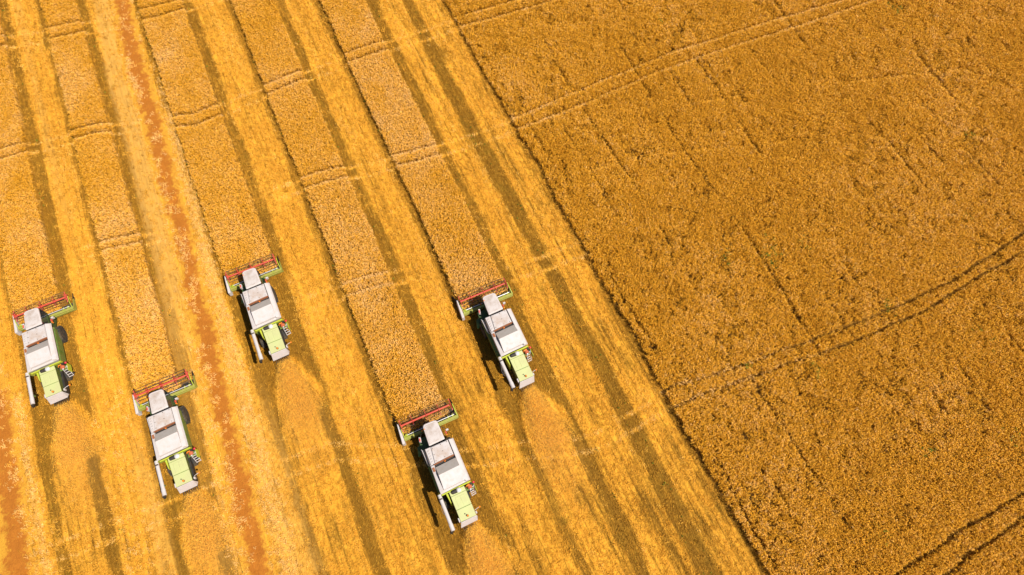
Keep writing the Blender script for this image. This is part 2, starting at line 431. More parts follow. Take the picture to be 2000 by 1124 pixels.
# bare soil tracks
ms, nt, b = new_mat('red_soil'); M['soil'] = ms
tc = N(nt, 'ShaderNodeTexCoord'); pos = tc.outputs['Object']
n1 = noise(nt, pos, 1.1, 5.0, 0.65); n2 = noise(nt, pos, 8.0, 4.0, 0.7)
c = mixc(nt, n1, (0.29, 0.088, 0.008), (0.55, 0.195, 0.022))
c = mixc(nt, maprange(nt, n2, 0.40, 0.75, 0, 0.55), c, (0.24, 0.065, 0.010))
ed = maprange(nt, mth(nt, 'ADD', attr(nt, 'edge'), mth(nt, 'MULTIPLY', mth(nt, 'SUBTRACT', noise(nt, pos, 1.6, 6.0, 0.75), 0.5), 2.6)), 0.30, 0.75)
c = mixc(nt, ed, mixc(nt, n2, (0.34, 0.14, 0.012), (0.80, 0.40, 0.04)), c)
nt.links.new(c, b.inputs['Base Color']); b.inputs['Roughness'].default_value = 0.9; b.inputs['Specular IOR Level'].default_value = 0.15
bp = N(nt, 'ShaderNodeBump'); bp.inputs['Strength'].default_value = 0.9; bp.inputs['Distance'].default_value = 0.10
nt.links.new(mth(nt, 'ADD', n1, n2), bp.inputs['Height']); nt.links.new(bp.outputs[0], b.inputs['Normal'])

def track_mesh(name, lf, rf, va, vb, label):
    vs_ = np.arange(va, vb, 0.25); ts = np.linspace(0, 1, 15)
    Tm, Vm = np.meshgrid(ts, vs_)
    l = lf(vs_)[:, None]; r = rf(vs_)[:, None]
    l = l + 0.8 * (vn(vs_ * 0, vs_, 1, 1.3, 81) - 0.5)[:, None]; r = r + 0.7 * (vn(vs_ * 0, vs_, 1, 1.1, 83) - 0.5)[:, None]
    Um = l + (r - l) * Tm
    Zm = ground_z(Um, Vm) + 0.035 - 0.05 * np.abs(Tm - 0.5) ** 3 * 8 * 0.8 + 0.03 * (vn(Um, Vm, 0.5, 0.6, 85) - 0.5)
    o = grid_mesh(name, ts, vs_, lambda a, b_: a * 0, {'edge': lambda a, b_: np.clip(2.4 * np.minimum(a, 1 - a), 0, 1)})
    o.data.vertices.foreach_set('co', np.stack([Um, Vm, Zm], -1).astype(np.float32).ravel()); o.data.update()
    o.data.materials.append(ms)
    return set_props(o, label, 'track', kind='structure')
track_mesh('dirt_track', lambda v: np.interp(v, TRK_V, TRK_L), lambda v: np.interp(v, TRK_V, TRK_R), -2.0, 103.5,
           'long strip of bare reddish soil with straw along its middle, between two wheat strips')
track_mesh('dirt_track', lambda v: np.interp(v, TR2_V, TR2_L), lambda v: np.interp(v, TR2_V, TR2_R), -20.0, 46.0,
           'short strip of bare brown soil in the lower left corner')

# ------------------------------------------------------------------ plant clumps
def strands(name, mat, items):
    """items: list of (points of a tapering ribbon, width, value)"""
    vv = []; ff = []; val = []
    for pts, w, s in items:
        pts = [Vector(p) for p in pts]
        d = (pts[-1] - pts[0])
        side = d.cross(Vector((random.uniform(-1, 1), random.uniform(-1, 1), random.uniform(0.2, 1.0))))
        if side.length < 1e-4: side = Vector((1, 0, 0))
        side.normalize()
        k = len(vv); n = len(pts)
        for i, p in enumerate(pts):
            ww = w if isinstance(w, (int, float)) else w[i]
            vv += [tuple(p - side * ww * 0.5), tuple(p + side * ww * 0.5)]; val += [s, s]
        for i in range(n - 1):
            ff.append((k + 2 * i, k + 2 * i + 1, k + 2 * i + 3, k + 2 * i + 2))
    me = bpy.data.meshes.new(name); me.from_pydata(vv, [], ff); me.update()
    at = me.attributes.new('strand', 'FLOAT', 'POINT'); at.data.foreach_set('value', np.array(val, np.float32))
    me.materials.append(mat)
    return bpy.data.objects.new(name, me)       # only ever used through its clumps

W = plant_mat('ripe_wheat', [(0.0, (0.52, 0.21, 0.006)), (0.45, (0.78, 0.37, 0.020)), (0.72, (0.86, 0.44, 0.070)), (1.0, (0.87, 0.50, 0.16))], trans=0.10)
S = plant_mat('cut_stubble', [(0.0, (0.22, 0.10, 0.007)), (0.5, (0.46, 0.21, 0.015)), (0.85, (0.74, 0.38, 0.035)), (1.0, (0.30, 0.19, 0.010))])
T = plant_mat('chopped_straw', [(0.0, (0.52, 0.215, 0.012)), (0.5, (0.88, 0.425, 0.040)), (0.8, (0.98, 0.53, 0.080)), (1.0, (0.93, 0.58, 0.22))])
GW = plant_mat('green_weed', [(0.0, (0.10, 0.16, 0.015)), (1.0, (0.26, 0.30, 0.03))])

def wheat_clump(i):
    it = []
    for k in range(4):
        x, y = random.gauss(0, 0.055), random.gauss(0, 0.055); h = random.uniform(0.62, 0.80)
        it.append(([(x, y, 0), (x + random.gauss(0, 0.04), y + random.gauss(0, 0.04), h)], (0.02, 0.012), random.uniform(0.1, 0.5)))
        a = random.uniform(0, 6.28); q = random.uniform(0.3, 0.6)
        it.append(([(x, y, q), (x + 0.10 * math.cos(a), y + 0.10 * math.sin(a), q + 0.08), (x + 0.2 * math.cos(a), y + 0.2 * math.sin(a), q)], (0.014, 0.018, 0.003), random.uniform(0.0, 0.5)))
    for k in range(11):
        x, y = random.gauss(0, 0.055), random.gauss(0, 0.055); h = random.uniform(0.66, 0.92)
        a = random.uniform(0, 6.28); l = random.uniform(0.07, 0.13); t = random.uniform(-0.2, 0.9)
        dx, dy, dz = l * math.cos(a) * math.cos(t), l * math.sin(a) * math.cos(t), l * math.sin(t)
        it.append(([(x, y, h), (x + dx * .5, y + dy * .5, h + dz * .6), (x + dx, y + dy, h + dz * .8)], (0.024, 0.040, 0.012), random.uniform(0.1, 1.0)))
    return strands('wheat_clump', W, it)
def stubble_clump(i):
    it = []
    for k in range(11):
        x, y = random.gauss(0, 0.05), random.uniform(-0.22, 0.22); h = random.uniform(0.07, 0.17)
        it.append(([(x, y, -0.02), (x + random.gauss(0, 0.02), y + random.gauss(0, 0.02), h)], (0.022, 0.016), random.uniform(0.1, 1.0)))
    for k in range(3):
        x, y = random.gauss(0, 0.1), random.uniform(-0.2, 0.2); a = random.uniform(0, 6.28)
        it.append(([(x, y, 0.03), (x + 0.16 * math.cos(a), y + 0.16 * math.sin(a), 0.06)], 0.016, random.uniform(0.4, 1.0)))
    return strands('stubble_clump', S, it)
def straw_clump(i):
    it = []
    for k in range(13):
        x, y = random.gauss(0, 0.08), random.gauss(0, 0.13); a = random.gauss(1.57, 0.8); l = random.uniform(0.08, 0.22)
        z = random.uniform(0.02, 0.07); dz = random.gauss(0, 0.05)
        it.append(([(x, y, z), (x + l * .5 * math.cos(a), y + l * .5 * math.sin(a), z + abs(dz) + 0.01), (x + l * math.cos(a + .3), y + l * math.sin(a + .3), z + dz)], (0.016, 0.024, 0.014), random.uniform(0.0, 1.0)))
    return strands('straw_clump', T, it)
def weed_clump(i):
    it = []
    for k in range(14):
        a = random.uniform(0, 6.28); l = random.uniform(0.1, 0.24); z = random.uniform(0.2, 0.55)
        it.append(([(0, 0, 0), (l * .5 * math.cos(a), l * .5 * math.sin(a), z), (l * math.cos(a), l * math.sin(a), z * 0.9)], (0.02, 0.07, 0.01), random.uniform(0.0, 1.0)))
    return strands('weed_clump', GW, it)
WHEAT = [wheat_clump(i) for i in range(5)]
STUB = [stubble_clump(i) for i in range(4)]
STRAW = [straw_clump(i) for i in range(5)]
WEED = [weed_clump(i) for i in range(3)]

def scatter(name, pts, rotz, scl, tint, protos, mat, tilt=0.0):
    n = len(pts)
    me = bpy.data.meshes.new(name)
    me.vertices.add(n); me.vertices.foreach_set('co', np.asarray(pts, np.float32).ravel())
    rot = np.stack([RNG.normal(0, tilt, n), RNG.normal(0, tilt, n), rotz], -1).astype(np.float32)
    for an, ty, data in (('rot', 'FLOAT_VECTOR', rot), ('scl', 'FLOAT_VECTOR', np.asarray(scl, np.float32)),):
        at = me.attributes.new(an, ty, 'POINT'); at.data.foreach_set('vector', data.ravel())
    at = me.attributes.new('tint', 'FLOAT', 'POINT'); at.data.foreach_set('value', np.asarray(tint, np.float32))
    at = me.attributes.new('pick', 'INT', 'POINT'); at.data.foreach_set('value', RNG.integers(0, len(protos), n).astype(np.int32))
    me.update(); me.materials.append(mat)
    o = bpy.data.objects.new(name, me); COL.objects.link(o)
    ng = bpy.data.node_groups.new(name + '_clumps', 'GeometryNodeTree')
    ng.interface.new_socket('Geometry', in_out='INPUT', socket_type='NodeSocketGeometry')
    ng.interface.new_socket('Geometry', in_out='OUTPUT', socket_type='NodeSocketGeometry')
    gi = ng.nodes.new('NodeGroupInput'); go = ng.nodes.new('NodeGroupOutput')
    ip = ng.nodes.new('GeometryNodeInstanceOnPoints')
    jn = ng.nodes.new('GeometryNodeJoinGeometry')
    for p in protos:
        oi = ng.nodes.new('GeometryNodeObjectInfo'); oi.inputs['Object'].default_value = p; oi.inputs['As Instance'].default_value = True
        ng.links.new(oi.outputs['Geometry'], jn.inputs[0])
    def na(nm, ty):
        a = ng.nodes.new('GeometryNodeInputNamedAttribute'); a.data_type = ty; a.inputs[0].default_value = nm; return a.outputs[0]
    er = ng.nodes.new('FunctionNodeEulerToRotation'); ng.links.new(na('rot', 'FLOAT_VECTOR'), er.inputs[0])
    ng.links.new(gi.outputs[0], ip.inputs['Points']); ng.links.new(jn.outputs[0], ip.inputs['Instance'])
    ip.inputs['Pick Instance'].default_value = True
    ng.links.new(na('pick', 'INT'), ip.inputs['Instance Index'])
    ng.links.new(er.outputs[0], ip.inputs['Rotation']); ng.links.new(na('scl', 'FLOAT_VECTOR'), ip.inputs['Scale'])
    ng.links.new(ip.outputs[0], go.inputs[0])
    md = o.modifiers.new('clumps', 'NODES'); md.node_group = ng
    return o

def jitter_grid(x0, x1, y0, y1, s, sy=None):
    sy = sy or s
    U, V = np.meshgrid(np.arange(x0, x1, s), np.arange(y0, y1, sy))
    U = U.ravel() + RNG.uniform(-0.5, 0.5, U.size) * s; V = V.ravel() + RNG.uniform(-0.5, 0.5, V.size) * sy
    return U, V
# what the lens can see, with some metres to spare
def in_view(u, v, mar=6.0):
    a = math.radians(24.6); th = math.radians(66.6)
    r = u * math.cos(a) - v * math.sin(a); fo = u * math.sin(a) + v * math.cos(a)
    depth = fo * math.cos(th) + H_CAM * math.sin(th); y = fo * math.sin(th) - H_CAM * math.cos(th)
    return (np.abs(r) < depth * 1000 / 1333 + mar) & (np.abs(y) < depth * 562 / 1333 + mar)

def wheat_fields(u, v):
    """height factor and colour value of the standing crop"""
    big = fbm(u, v, 7.0, 10.0, 90); mid = fbm(u, v, 1.6, 2.2, 95); fin = vn(u, v, 0.55, 0.7, 99)
    right = u > 18
    h = 0.92 + 0.16 * (mid - 0.5) + 0.22 * (fin - 0.5)
    spots = np.clip((mid * 0.6 + fin * 0.4 - 0.555 + 0.30 * (big - 0.5)) * 7, 0, 1)
    h = np.where(right, h - 0.30 * spots + 0.16 * (big - 0.5), 0.94 + 0.09 * (fin - 0.5) + 0.05 * (mid - 0.5) - 0.08 * spots)
    # missed drill rows: broken lines along the rows, a metre or two of them at a time
    gap = np.zeros(np.shape(u))
    for i, x in enumerate((20.75, 24.2, 27.6, 31.4, 35.1, 38.6, 42.2, 45.9, 49.0, 52.3, 55.3, 59.0, 62.5, 66.0, 70.0, 74.0)):
        str_ = 3.0 if x in (20.75, 27.6, 35.1, 55.3) else 1.8
        on = np.clip(fbm(v * 0 + x, v, 1.0, 7.0, 110 + i) * 5 - (2.2 if str_ > 2 else 2.9), 0, 1)
        w = 0.25 * np.sin(v * 0.21 + i)
        gap = np.maximum(gap, on * np.clip(1.5 - np.abs(u - x - w - 0.2 * (vn(v, v * 0, 0.8, 1, 7) - 0.5)) / 0.16, 0, 1))
    gap = gap * right
    # faint curving lines across the strips, where the crop leans
    wave = np.abs(((v + 1.2 * np.sin(u * 0.35 + v * 0.15) + 2.0 * vn(u, v, 6, 9, 130)) % 4.6) - 2.3)
    lean = np.clip(1.3 - wave / 0.16, 0, 1) * (vn(u, v, 5, 5, 131) > 0.52)
    h = h - 0.42 * gap - 0.16 * lean * (~right) - 0.08 * lean * right
    fd = tram_dist(u, v, FAINT)
    h = h - 0.34 * np.clip(1.4 - fd / 0.26, 0, 1) * np.clip(vn(u, v, 2.2, 2.2, 140) * 2.4 - 0.5, 0, 1)
    t = 0.46 + 0.55 * (big - 0.5) + 0.35 * (mid - 0.5) + RNG.normal(0, 1, np.shape(u)) * np.where(right, 0.17, 0.12)
    t = t + np.where(right, -0.01, 0.14) - 0.30 * spots * right
    soft = np.clip((0.45 * mid + 0.30 * fin + 0.25 * vn(u, v, 0.30, 0.38, 105) + 0.25 * (big - 0.5) - 0.46) * 3.2, 0, 1)
    thin = np.clip(0.46 * soft * right + 0.55 * gap + 0.10 * soft, 0, 0.85)
    return np.clip(h, 0.3, 1.25), np.clip(t, 0, 0.98), thin

def wheat(name, x0, x1, y0, y1, s, label, mask):
    u, v = jitter_grid(x0, x1, y0, y1, s)
    td = tram_dist(u, v)
    k = standing(u, v) & in_view(u, v) & mask(u, v)
    half = 0.15 + 0.06 * np.clip(vn(u, v, 1.5, 1.5, 150), 0, 1)
    flat = (v > 28)                       # further up the lines are only pressed down, not bare
    half = np.where(flat, half + 0.06, half)
    young = (u > FIELD_EDGE) & (u < 36) & (v > 0) & (v < 20)
    k &= (td > half) | (RNG.random(u.shape) < np.where(flat, 0.8, np.where(young, 0.28, 0.05)))
    low = (td <= half) & (flat | young)
    u, v, td, low = u[k], v[k], td[k], low[k]
    h, t, thin = wheat_fields(u, v)
    h = np.where(low, 0.42, np.where(td < half[k] + 0.10, h * 0.9, h)); t = np.where(low, np.clip(t + 0.35, 0, 0.98), t); thin = np.where(low, 0.1, thin)
    keep = RNG.random(u.shape) > thin
    u, v, h, t = u[keep], v[keep], h[keep], t[keep]
    # crop already being bent by the reels
    for L, R, o, tt in STRIPS:
        near = (u > L - 0.3) & (u < R + 0.3) & (v < cut_y(o) + 0.9) & (v > cut_y(o) - 1)
        h = np.where(near, h * 0.72, h)
    sc = RNG.uniform(0.8, 1.15, u.shape); h = h * np.where(u > 18, RNG.uniform(0.83, 1.12, u.shape), RNG.uniform(0.90, 1.08, u.shape))
    o = scatter(name, np.stack([u, v, np.full(u.shape, -0.02)], -1), RNG.uniform(0, 6.28, u.shape), np.stack([sc, sc, h], -1), t, WHEAT, W, 0.07)
    return set_props(o, label, 'wheat', kind='stuff')

any_ = lambda u, v: np.ones(np.shape(u), bool)
wheat('standing_wheat', 19.0, X1, Y0, Y1, 0.13, 'broad field of ripe uncut wheat filling the right side', any_)
strip_lab = ['strip of uncut wheat at the left edge ahead of the leftmost combine',
             'strip of uncut wheat just left of the red soil track',
             'strip of uncut wheat just right of the red soil track, ahead of the uppermost combine',
             'strip of uncut wheat, second from the big field, reaching down to the lowest combine',
             'strip of uncut wheat nearest the big field, ahead of the rightmost combine']
for (L, R, o, t), lab in zip(STRIPS, strip_lab):
    wheat('standing_wheat', L - 0.6, R + 0.6, cut_y(o), Y1, 0.13, lab, any_)

# cut stubble (rows along +Y) and chopped straw
def track_mask(u, v):
    l, r = track_edges(v)
    l2 = np.interp(v, TR2_V, TR2_L); r2 = np.interp(v, TR2_V, TR2_R)
    return ((u > l + 0.1) & (u < r - 0.1)) | ((u > l2) & (u < r2 - 0.1) & (v < 45.5))
u, v = jitter_grid(X0, 20.4, Y0, Y1, 0.19, 0.30)
u = np.round(u / 0.19) * 0.19 + RNG.normal(0, 0.025, u.shape)
c = cover(u, v)
k = in_view(u, v) & ~standing(u, v) & ~track_mask(u, v) & (RNG.random(u.shape) < 0.45 + 0.55 * (1 - c)) & (tram_dist(u, v) > 0.15)
k &= RNG.random(u.shape) > 0.9 * ruts(u, v)
k &= RNG.random(u.shape) > 0.7 * worn(u, v)
u, v = u[k], v[k]
t = np.clip(0.42 + 0.5 * (fbm(u, v, 0.8, 2.5, 160) - 0.5) + RNG.normal(0, 0.18, u.shape), 0, 0.86)
gr = (fbm(u, v, 1.2, 3.0, 165) > 0.58) & (RNG.random(u.shape) < 0.16)
t = np.where(gr, RNG.uniform(0.92, 1.0, u.shape), t)
sc = RNG.uniform(0.8, 1.25, u.shape)
so_ = scatter('cut_stubble', np.stack([u, v, ground_z(u, v)], -1), RNG.normal(0, 0.12, u.shape), np.stack([sc, sc, sc], -1), t, STUB, S, 0.08)
set_props(so_, 'short cut stubble showing in darker bands between the straw', 'stubble', kind='stuff')

u, v = jitter_grid(X0, 20.2, Y0, Y1, 0.21)
c = cover(u, v); p = pale(u, v)
l, r = track_edges(v); tf = (u - l) / (r - l)
mid = np.exp(-((tf - 0.36 - 0.08 * np.sin(v * 0.35)) / 0.21) ** 2) * (tf > 0) * (tf < 1)
soil_keep = np.clip(fbm(u, v, 0.7, 1.1, 170) * 3.6 - 1.35, 0, 1) * mid
l2 = np.interp(v, TR2_V, TR2_L); r2 = np.interp(v, TR2_V, TR2_R); tf2 = (u - l2) / (r2 - l2)
mid2 = np.exp(-((tf2 - 0.74 - 0.06 * np.sin(v * 0.4)) / 0.15) ** 2)
soil_keep = np.maximum(soil_keep, np.clip(fbm(u, v, 0.8, 1.1, 173) * 3.0 - 1.1, 0, 1) * mid2 * (v < 46))
tm = track_mask(u, v)
rim = tm * np.clip(1 - np.minimum(np.abs(tf), np.abs(1 - tf)) / 0.15, 0, 1) * (v < 104)
prob = np.where(tm, np.maximum(0.98 * soil_keep, 0.5 * rim), np.clip(0.06 + 0.86 * c, 0, 0.95))
prob *= 1 - 0.75 * worn(u, v) * ~tm
prob = np.maximum(prob, 0.95 * p * ~tm)
tl = np.clip(1.6 - tram_dist(u, v) / 0.16, 0, 1) * (u < FIELD_EDGE) * ~tm
prob = np.maximum(prob, 0.95 * tl)
k = in_view(u, v) & ~standing(u, v) & (RNG.random(u.shape) < prob * np.clip(vn(u, v, 0.24, 3.5, 186) * 1.8 + 0.05, 0.3, 1)) & (RNG.random(u.shape) > 0.9 * ruts(u, v))
u, v, p, tm, tl = u[k], v[k], p[k], tm[k], tl[k]
lump = fbm(u, v, 0.4, 2.5, 182)
t = 0.50 + 0.5 * (fbm(u, v, 0.9, 6.0, 180) - 0.5) + 0.25 * (lump - 0.5) + 0.35 * (vn(u, v, 0.26, 5.0, 190) - 0.5) + RNG.normal(0, 0.12, u.shape)
t = np.clip(t - 0.10 * np.clip((30 - v) / 30, 0, 1), 0, 0.84)
t = np.where(RNG.random(u.shape) < 0.8 * tl, RNG.uniform(0.78, 0.93, u.shape), t)
t = np.where(RNG.random(u.shape) < np.maximum(p, tm * 0.9), RNG.uniform(0.84, 0.98, u.shape), t)
sc = RNG.uniform(0.6, 1.15, u.shape)
so_ = scatter('chopped_straw', np.stack([u, v, ground_z(u, v) + 0.01 + 0.03 * tm], -1), RNG.normal(0, 0.5, u.shape), np.stack([sc, sc, sc * RNG.uniform(0.8, 1.6, u.shape) * (0.5 + lump)], -1), t, STRAW, T, 0.12)
set_props(so_, 'golden chopped straw strewn over the harvested lanes', 'straw', kind='stuff')

# a few green weeds in the uncut field and along the cut edges
wp = []
for (x, y, n, s) in [(40.4, 16.0, 16, 0.5), (36.1, 16.4, 22, 0.7), (36.9, 17.2, 14, 0.8), (32.1, 18.9, 12, 0.7), (33.9, 4.4, 14, 0.6), (43.7, 7.1, 10, 0.5), (57.1, 12.0, 10, 0.5),
                     (41.5, 48.6, 8, 0.3), (46.5, -8.0, 16, 0.9), (30.5, -9.5, 8, 0.6), (38.0, -5.5, 10, 0.6), (68.5, 38.0, 12, 0.8), (28.2, 7.9, 8, 0.4), (64.0, 20.0, 8, 0.6), (50.0, 1.0, 10, 0.7)]:
    for i in range(n): wp.append((random.gauss(x, s * .7), random.gauss(y, s), 0.28))
for L, R, o, t in STRIPS:
    for i in range(26):
        yy = random.uniform(o[1] + 4, 84); wp.append((L - random.uniform(0.02, 0.3), yy, 0.0)); wp.append((R + random.uniform(0.1, 1.0), random.uniform(o[1] - 22, 84), -0.05))
for i in range(60): wp.append((random.uniform(14.7, 16.1), random.uniform(-10, 66), -0.05))
wp = np.array(wp)
sc = RNG.uniform(0.5, 1.1, len(wp)) * np.where(wp[:, 2] > 0.2, 1.0, 0.55)
set_props(scatter('green_weeds', wp, RNG.uniform(0, 6.28, len(wp)), np.stack([sc, sc, sc], -1), RNG.random(len(wp)), WEED, GW, 0.1),
          'sparse green weeds dotted through the wheat and stubble', 'weeds', kind='stuff')

# ------------------------------------------------------------------ combine harvester (drives towards +Y, origin on the ground)
def make_combine():
    root = bpy.data.objects.new('combine_harvester', None); COL.objects.link(root)
    # ---- cutting header
    hd = MB().box(-2.74, 2.46, 2.46, 2.70, 0.34, 0.92)
    hd.box(-2.74, 2.46, 2.40, 2.46, 0.60, 0.74)
    header = hd.build('header', 'beam', root, 0.02)
    MB().hexa([(-2.72, 2.68, 0.14), (2.44, 2.68, 0.14), (2.44, 3.42, 0.10), (-2.72, 3.42, 0.10)],
              [(-2.72, 2.68, 0.20), (2.44, 2.68, 0.20), (2.44, 3.42, 0.13), (-2.72, 3.42, 0.13)]).build('table', 'black', header)
    MB().tube([(-2.35, 2.80, 0.96), (2.20, 2.80, 0.96)], 0.035, 8).build('rail', 'silver', header)
    a = MB().tube([(-2.6, 2.98, 0.48), (2.35, 2.98, 0.48)], 0.15, 12)
    for s0, s1, sg in ((-2.6, -0.45, 1), (2.35, 0.30, -1)):
        n = 40; prev = None
        for i in range(n + 1):
            t = i / n; x = s0 + (s1 - s0) * t; an = sg * t * 5 * 2 * math.pi
            pi_ = (x, 2.98 + 0.14 * math.cos(an), 0.48 + 0.14 * math.sin(an)); po = (x, 2.98 + 0.27 * math.cos(an), 0.48 + 0.27 * math.sin(an))
            if prev: a.add([prev[0], prev[1], po, pi_], [(0, 1, 2, 3)])
            prev = (pi_, po)
    a.build('intake_auger', 'steel', header)
    for x, l in ((-2.42, 0.34), (-1.75, 0.16), (1.62, 0.14), (2.05, 0.18)):
        MB().hexa([(x - l / 2, 2.72, 0.86), (x + l / 2, 2.72, 0.86), (x + l / 3, 2.94, 0.86), (x - l / 3, 2.94, 0.86)],
                  [(x - l / 2, 2.72, 0.98), (x + l / 2, 2.72, 0.98), (x + l / 4, 2.92, 0.94), (x - l / 4, 2.92, 0.94)]).build('bracket', 'lime', header, 0.015)
    kb = MB().box(-2.7, 2.42, 3.42, 3.50, 0.09, 0.13)
    for i in range(66):
        x = -2.66 + i * 0.0775
        kb.add([(x, 3.50, 0.12), (x + 0.05, 3.50, 0.12), (x + 0.025, 3.60, 0.11)], [(0, 1, 2)])
    kb.build('knife_bar', 'steel', header)
    # left end: white drive cover and dark crop divider
    lc = MB().hexa([(-3.06, 2.15, 0.18), (-2.76, 2.15, 0.18), (-2.70, 4.05, 0.14), (-2.92, 4.05, 0.14)],
                   [(-3.04, 2.17, 1.02), (-2.78, 2.17, 1.02), (-2.68, 4.03, 1.22), (-2.86, 4.03, 1.22)])
    lc.build('end_cover', 'white', root, 0.05, 3)
    MB().hexa([(-2.96, 4.06, 0.12), (-2.70, 4.06, 0.12), (-2.98, 5.05, 0.10), (-3.02, 5.05, 0.10)],
              [(-2.92, 4.06, 0.85), (-2.72, 4.06, 0.85), (-2.98, 5.05, 0.18), (-3.02, 5.05, 0.18)]).build('crop_divider', 'black', root, 0.01)
    # right end: lime side sheet, arm and divider
    MB().hexa([(2.46, 2.55, 0.16), (2.52, 2.55, 0.16), (2.50, 3.75, 0.14), (2.44, 3.75, 0.14)],
              [(2.46, 2.55, 0.90), (2.52, 2.55, 0.90), (2.50, 3.75, 0.45), (2.44, 3.75, 0.45)]).build('end_plate', 'beam', root)
    MB().hexa([(2.42, 3.76, 0.12), (2.52, 3.76, 0.12), (2.42, 4.55, 0.10), (2.38, 4.55, 0.10)],
              [(2.43, 3.76, 0.5), (2.50, 3.76, 0.5), (2.41, 4.55, 0.16), (2.39, 4.55, 0.16)]).build('crop_divider', 'black', root)
    for x in (-2.66, 2.40):
        MB().tube([(x + 0.03, 2.60, 0.98), (x, 3.10, 1.28), (x, 3.72, 1.36)], 0.035, 6).build('reel_arm', 'lime', root)
    MB().tube([(2.42, 2.62, 0.95), (2.34, 2.95, 0.98), (2.40, 3.14, 1.28)], 0.03, 6).build('ram', 'lime', root)
    # reel
    cy, cz, rr = 3.70, 1.36, 0.56
    reel = MB().tube([(-2.56, cy, cz), (2.22, cy, cz)], 0.085, 12).build('reel', 'red', root, smooth=False)
    for x in (-2.56, -1.46, -0.14, 1.10, 2.24):
        sp = MB(); end = abs(x) > 2
        for k in range(6):
            an = k * math.pi / 3 + 0.35
            p = (x, cy + rr * math.cos(an), cz + rr * math.sin(an)); q = (x, cy + rr * math.cos(an + math.pi / 3), cz + rr * math.sin(an + math.pi / 3))
            sp.tube([(x, cy, cz), p], 0.045 if end else 0.032, 5)
            if end: sp.tube([tuple(Vector((x, cy, cz)).lerp(Vector(p), 0.62)), tuple(Vector((x, cy, cz)).lerp(Vector(q), 0.62))], 0.03, 4)
        sp.tube([(x - 0.03, cy, cz), (x + 0.03, cy, cz)], 0.15, 10)
        sp.build('spider', 'reddk' if not end else 'red', reel)
    for k in range(6):
        an = k * math.pi / 3 + 0.35
        y, z = cy + rr * math.cos(an), cz + rr * math.sin(an)
        tb = MB().tube([(-2.56, y, z), (2.24, y, z)], 0.020, 5)
        for i in range(32):
            x = -2.5 + i * 0.152
            tb.add([(x - 0.008, y, z), (x + 0.008, y, z), (x, y - 0.06, z - 0.26)], [(0, 1, 2)])
        tb.build('tine_bar', 'steel', reel)
    # ---- feeder house, body, wheels
    MB().hexa([(-0.62, 1.0, 0.95), (0.62, 1.0, 0.95), (0.62, 2.46, 0.30), (-0.62, 2.46, 0.30)],
              [(-0.62, 1.0, 1.75), (0.62, 1.0, 1.75), (0.62, 2.46, 0.92), (-0.62, 2.46, 0.92)]).build('feeder_house', 'dkgreen', root, 0.03)
    body = MB().hexa([(-1.52, -3.35, 0.95), (0.90, -3.25, 0.95), (0.90, 0.50, 0.95), (-1.52, 0.50, 0.95)],
                     [(-1.60, -3.35, 2.36), (1.00, -3.25, 2.36), (1.00, 0.55, 2.36), (-1.60, 0.62, 2.36)]).build('body', 'green', root, 0.04)
    for i, y in enumerate((-3.2, -1.95, -0.7)):
        MB().hexa([(-1.60, y, 1.15), (-1.56, y, 1.15), (-1.56, y + 1.18, 1.15), (-1.60, y + 1.18, 1.15)],
                  [(-1.645, y, 2.30), (-1.605, y, 2.30), (-1.605, y + 1.18, 2.30), (-1.645, y + 1.18, 2.30)]).build('side_panel', 'green', body, 0.01)
        MB().hexa([(0.925, y, 1.15), (0.955, y, 1.15), (0.955, y + 1.18, 1.15), (0.925, y + 1.18, 1.15)],
                  [(1.005, y, 2.30), (1.035, y, 2.30), (1.035, y + 1.18, 2.30), (1.005, y + 1.18, 2.30)]).build('side_panel', 'green', body, 0.01)
    MB().box(-0.8, 0.55, -6.0, -3.2, 0.80, 1.5).build('chassis', 'black', root, 0.03)
    def wheel(x, y, r, w, sg):
        prof = [(-w / 2, r * 0.62), (-w / 2, r * 0.86), (-w * 0.36, r * 0.97), (0, r), (w * 0.36, r * 0.97), (w / 2, r * 0.86), (w / 2, r * 0.62)]
        t = MB().lathe((x, y, r), (1, 0, 0), prof, 28)
        for k in range(22):
            an = 2 * math.pi * k / 22
            for s in (-1, 1):
                a0 = an + (0.14 if s > 0 else 0)
                pts = []
                for (xx, da) in ((0.02 * s, 0.10), (0.46 * w * s, -0.04)):
                    for rad in (r * 0.97, r * 1.045):
                        for e in (-0.03, 0.03):
                            pts.append((x + xx, y + rad * math.cos(a0 + da + e), r + rad * math.sin(a0 + da + e)))
                t.add(pts, [(0, 1, 3, 2), (4, 6, 7, 5), (2, 3, 7, 6), (0, 2, 6, 4), (1, 5, 7, 3)])
        wh = t.build('wheel', 'tyre', root)
        MB().lathe((x, y, r), (sg, 0, 0), [(-w * 0.3, r * 0.60), (w * 0.42, r * 0.63), (w * 0.46, r * 0.60), (w * 0.25, r * 0.50), (w * 0.22, r * 0.2), (w * 0.38, r * 0.16), (w * 0.38, 0.01)], 20).build('rim', 'rim', wh)
    wheel(-1.50, 0.25, 0.84, 0.58, -1); wheel(0.86, 0.25, 0.84, 0.50, 1)
    wheel(-1.42, -3.95, 0.56, 0.40, -1); wheel(0.60, -3.95, 0.56, 0.36, 1)
    MB().tube([(-1.4, -3.95, 0.56), (1.2, -3.95, 0.56)], 0.09, 8).build('rear_axle', 'black', root)
    # ---- cab
    cab = MB().hexa([(-0.70, 0.62, 1.75), (0.56, 0.62, 1.75), (0.52, 2.20, 1.75), (-0.66, 2.20, 1.75)],
                    [(-0.78, 0.62, 2.15), (0.58, 0.62, 2.15), (0.55, 2.36, 2.15), (-0.70, 2.36, 2.15)]).build('cab', 'dkgreen', root, 0.02)
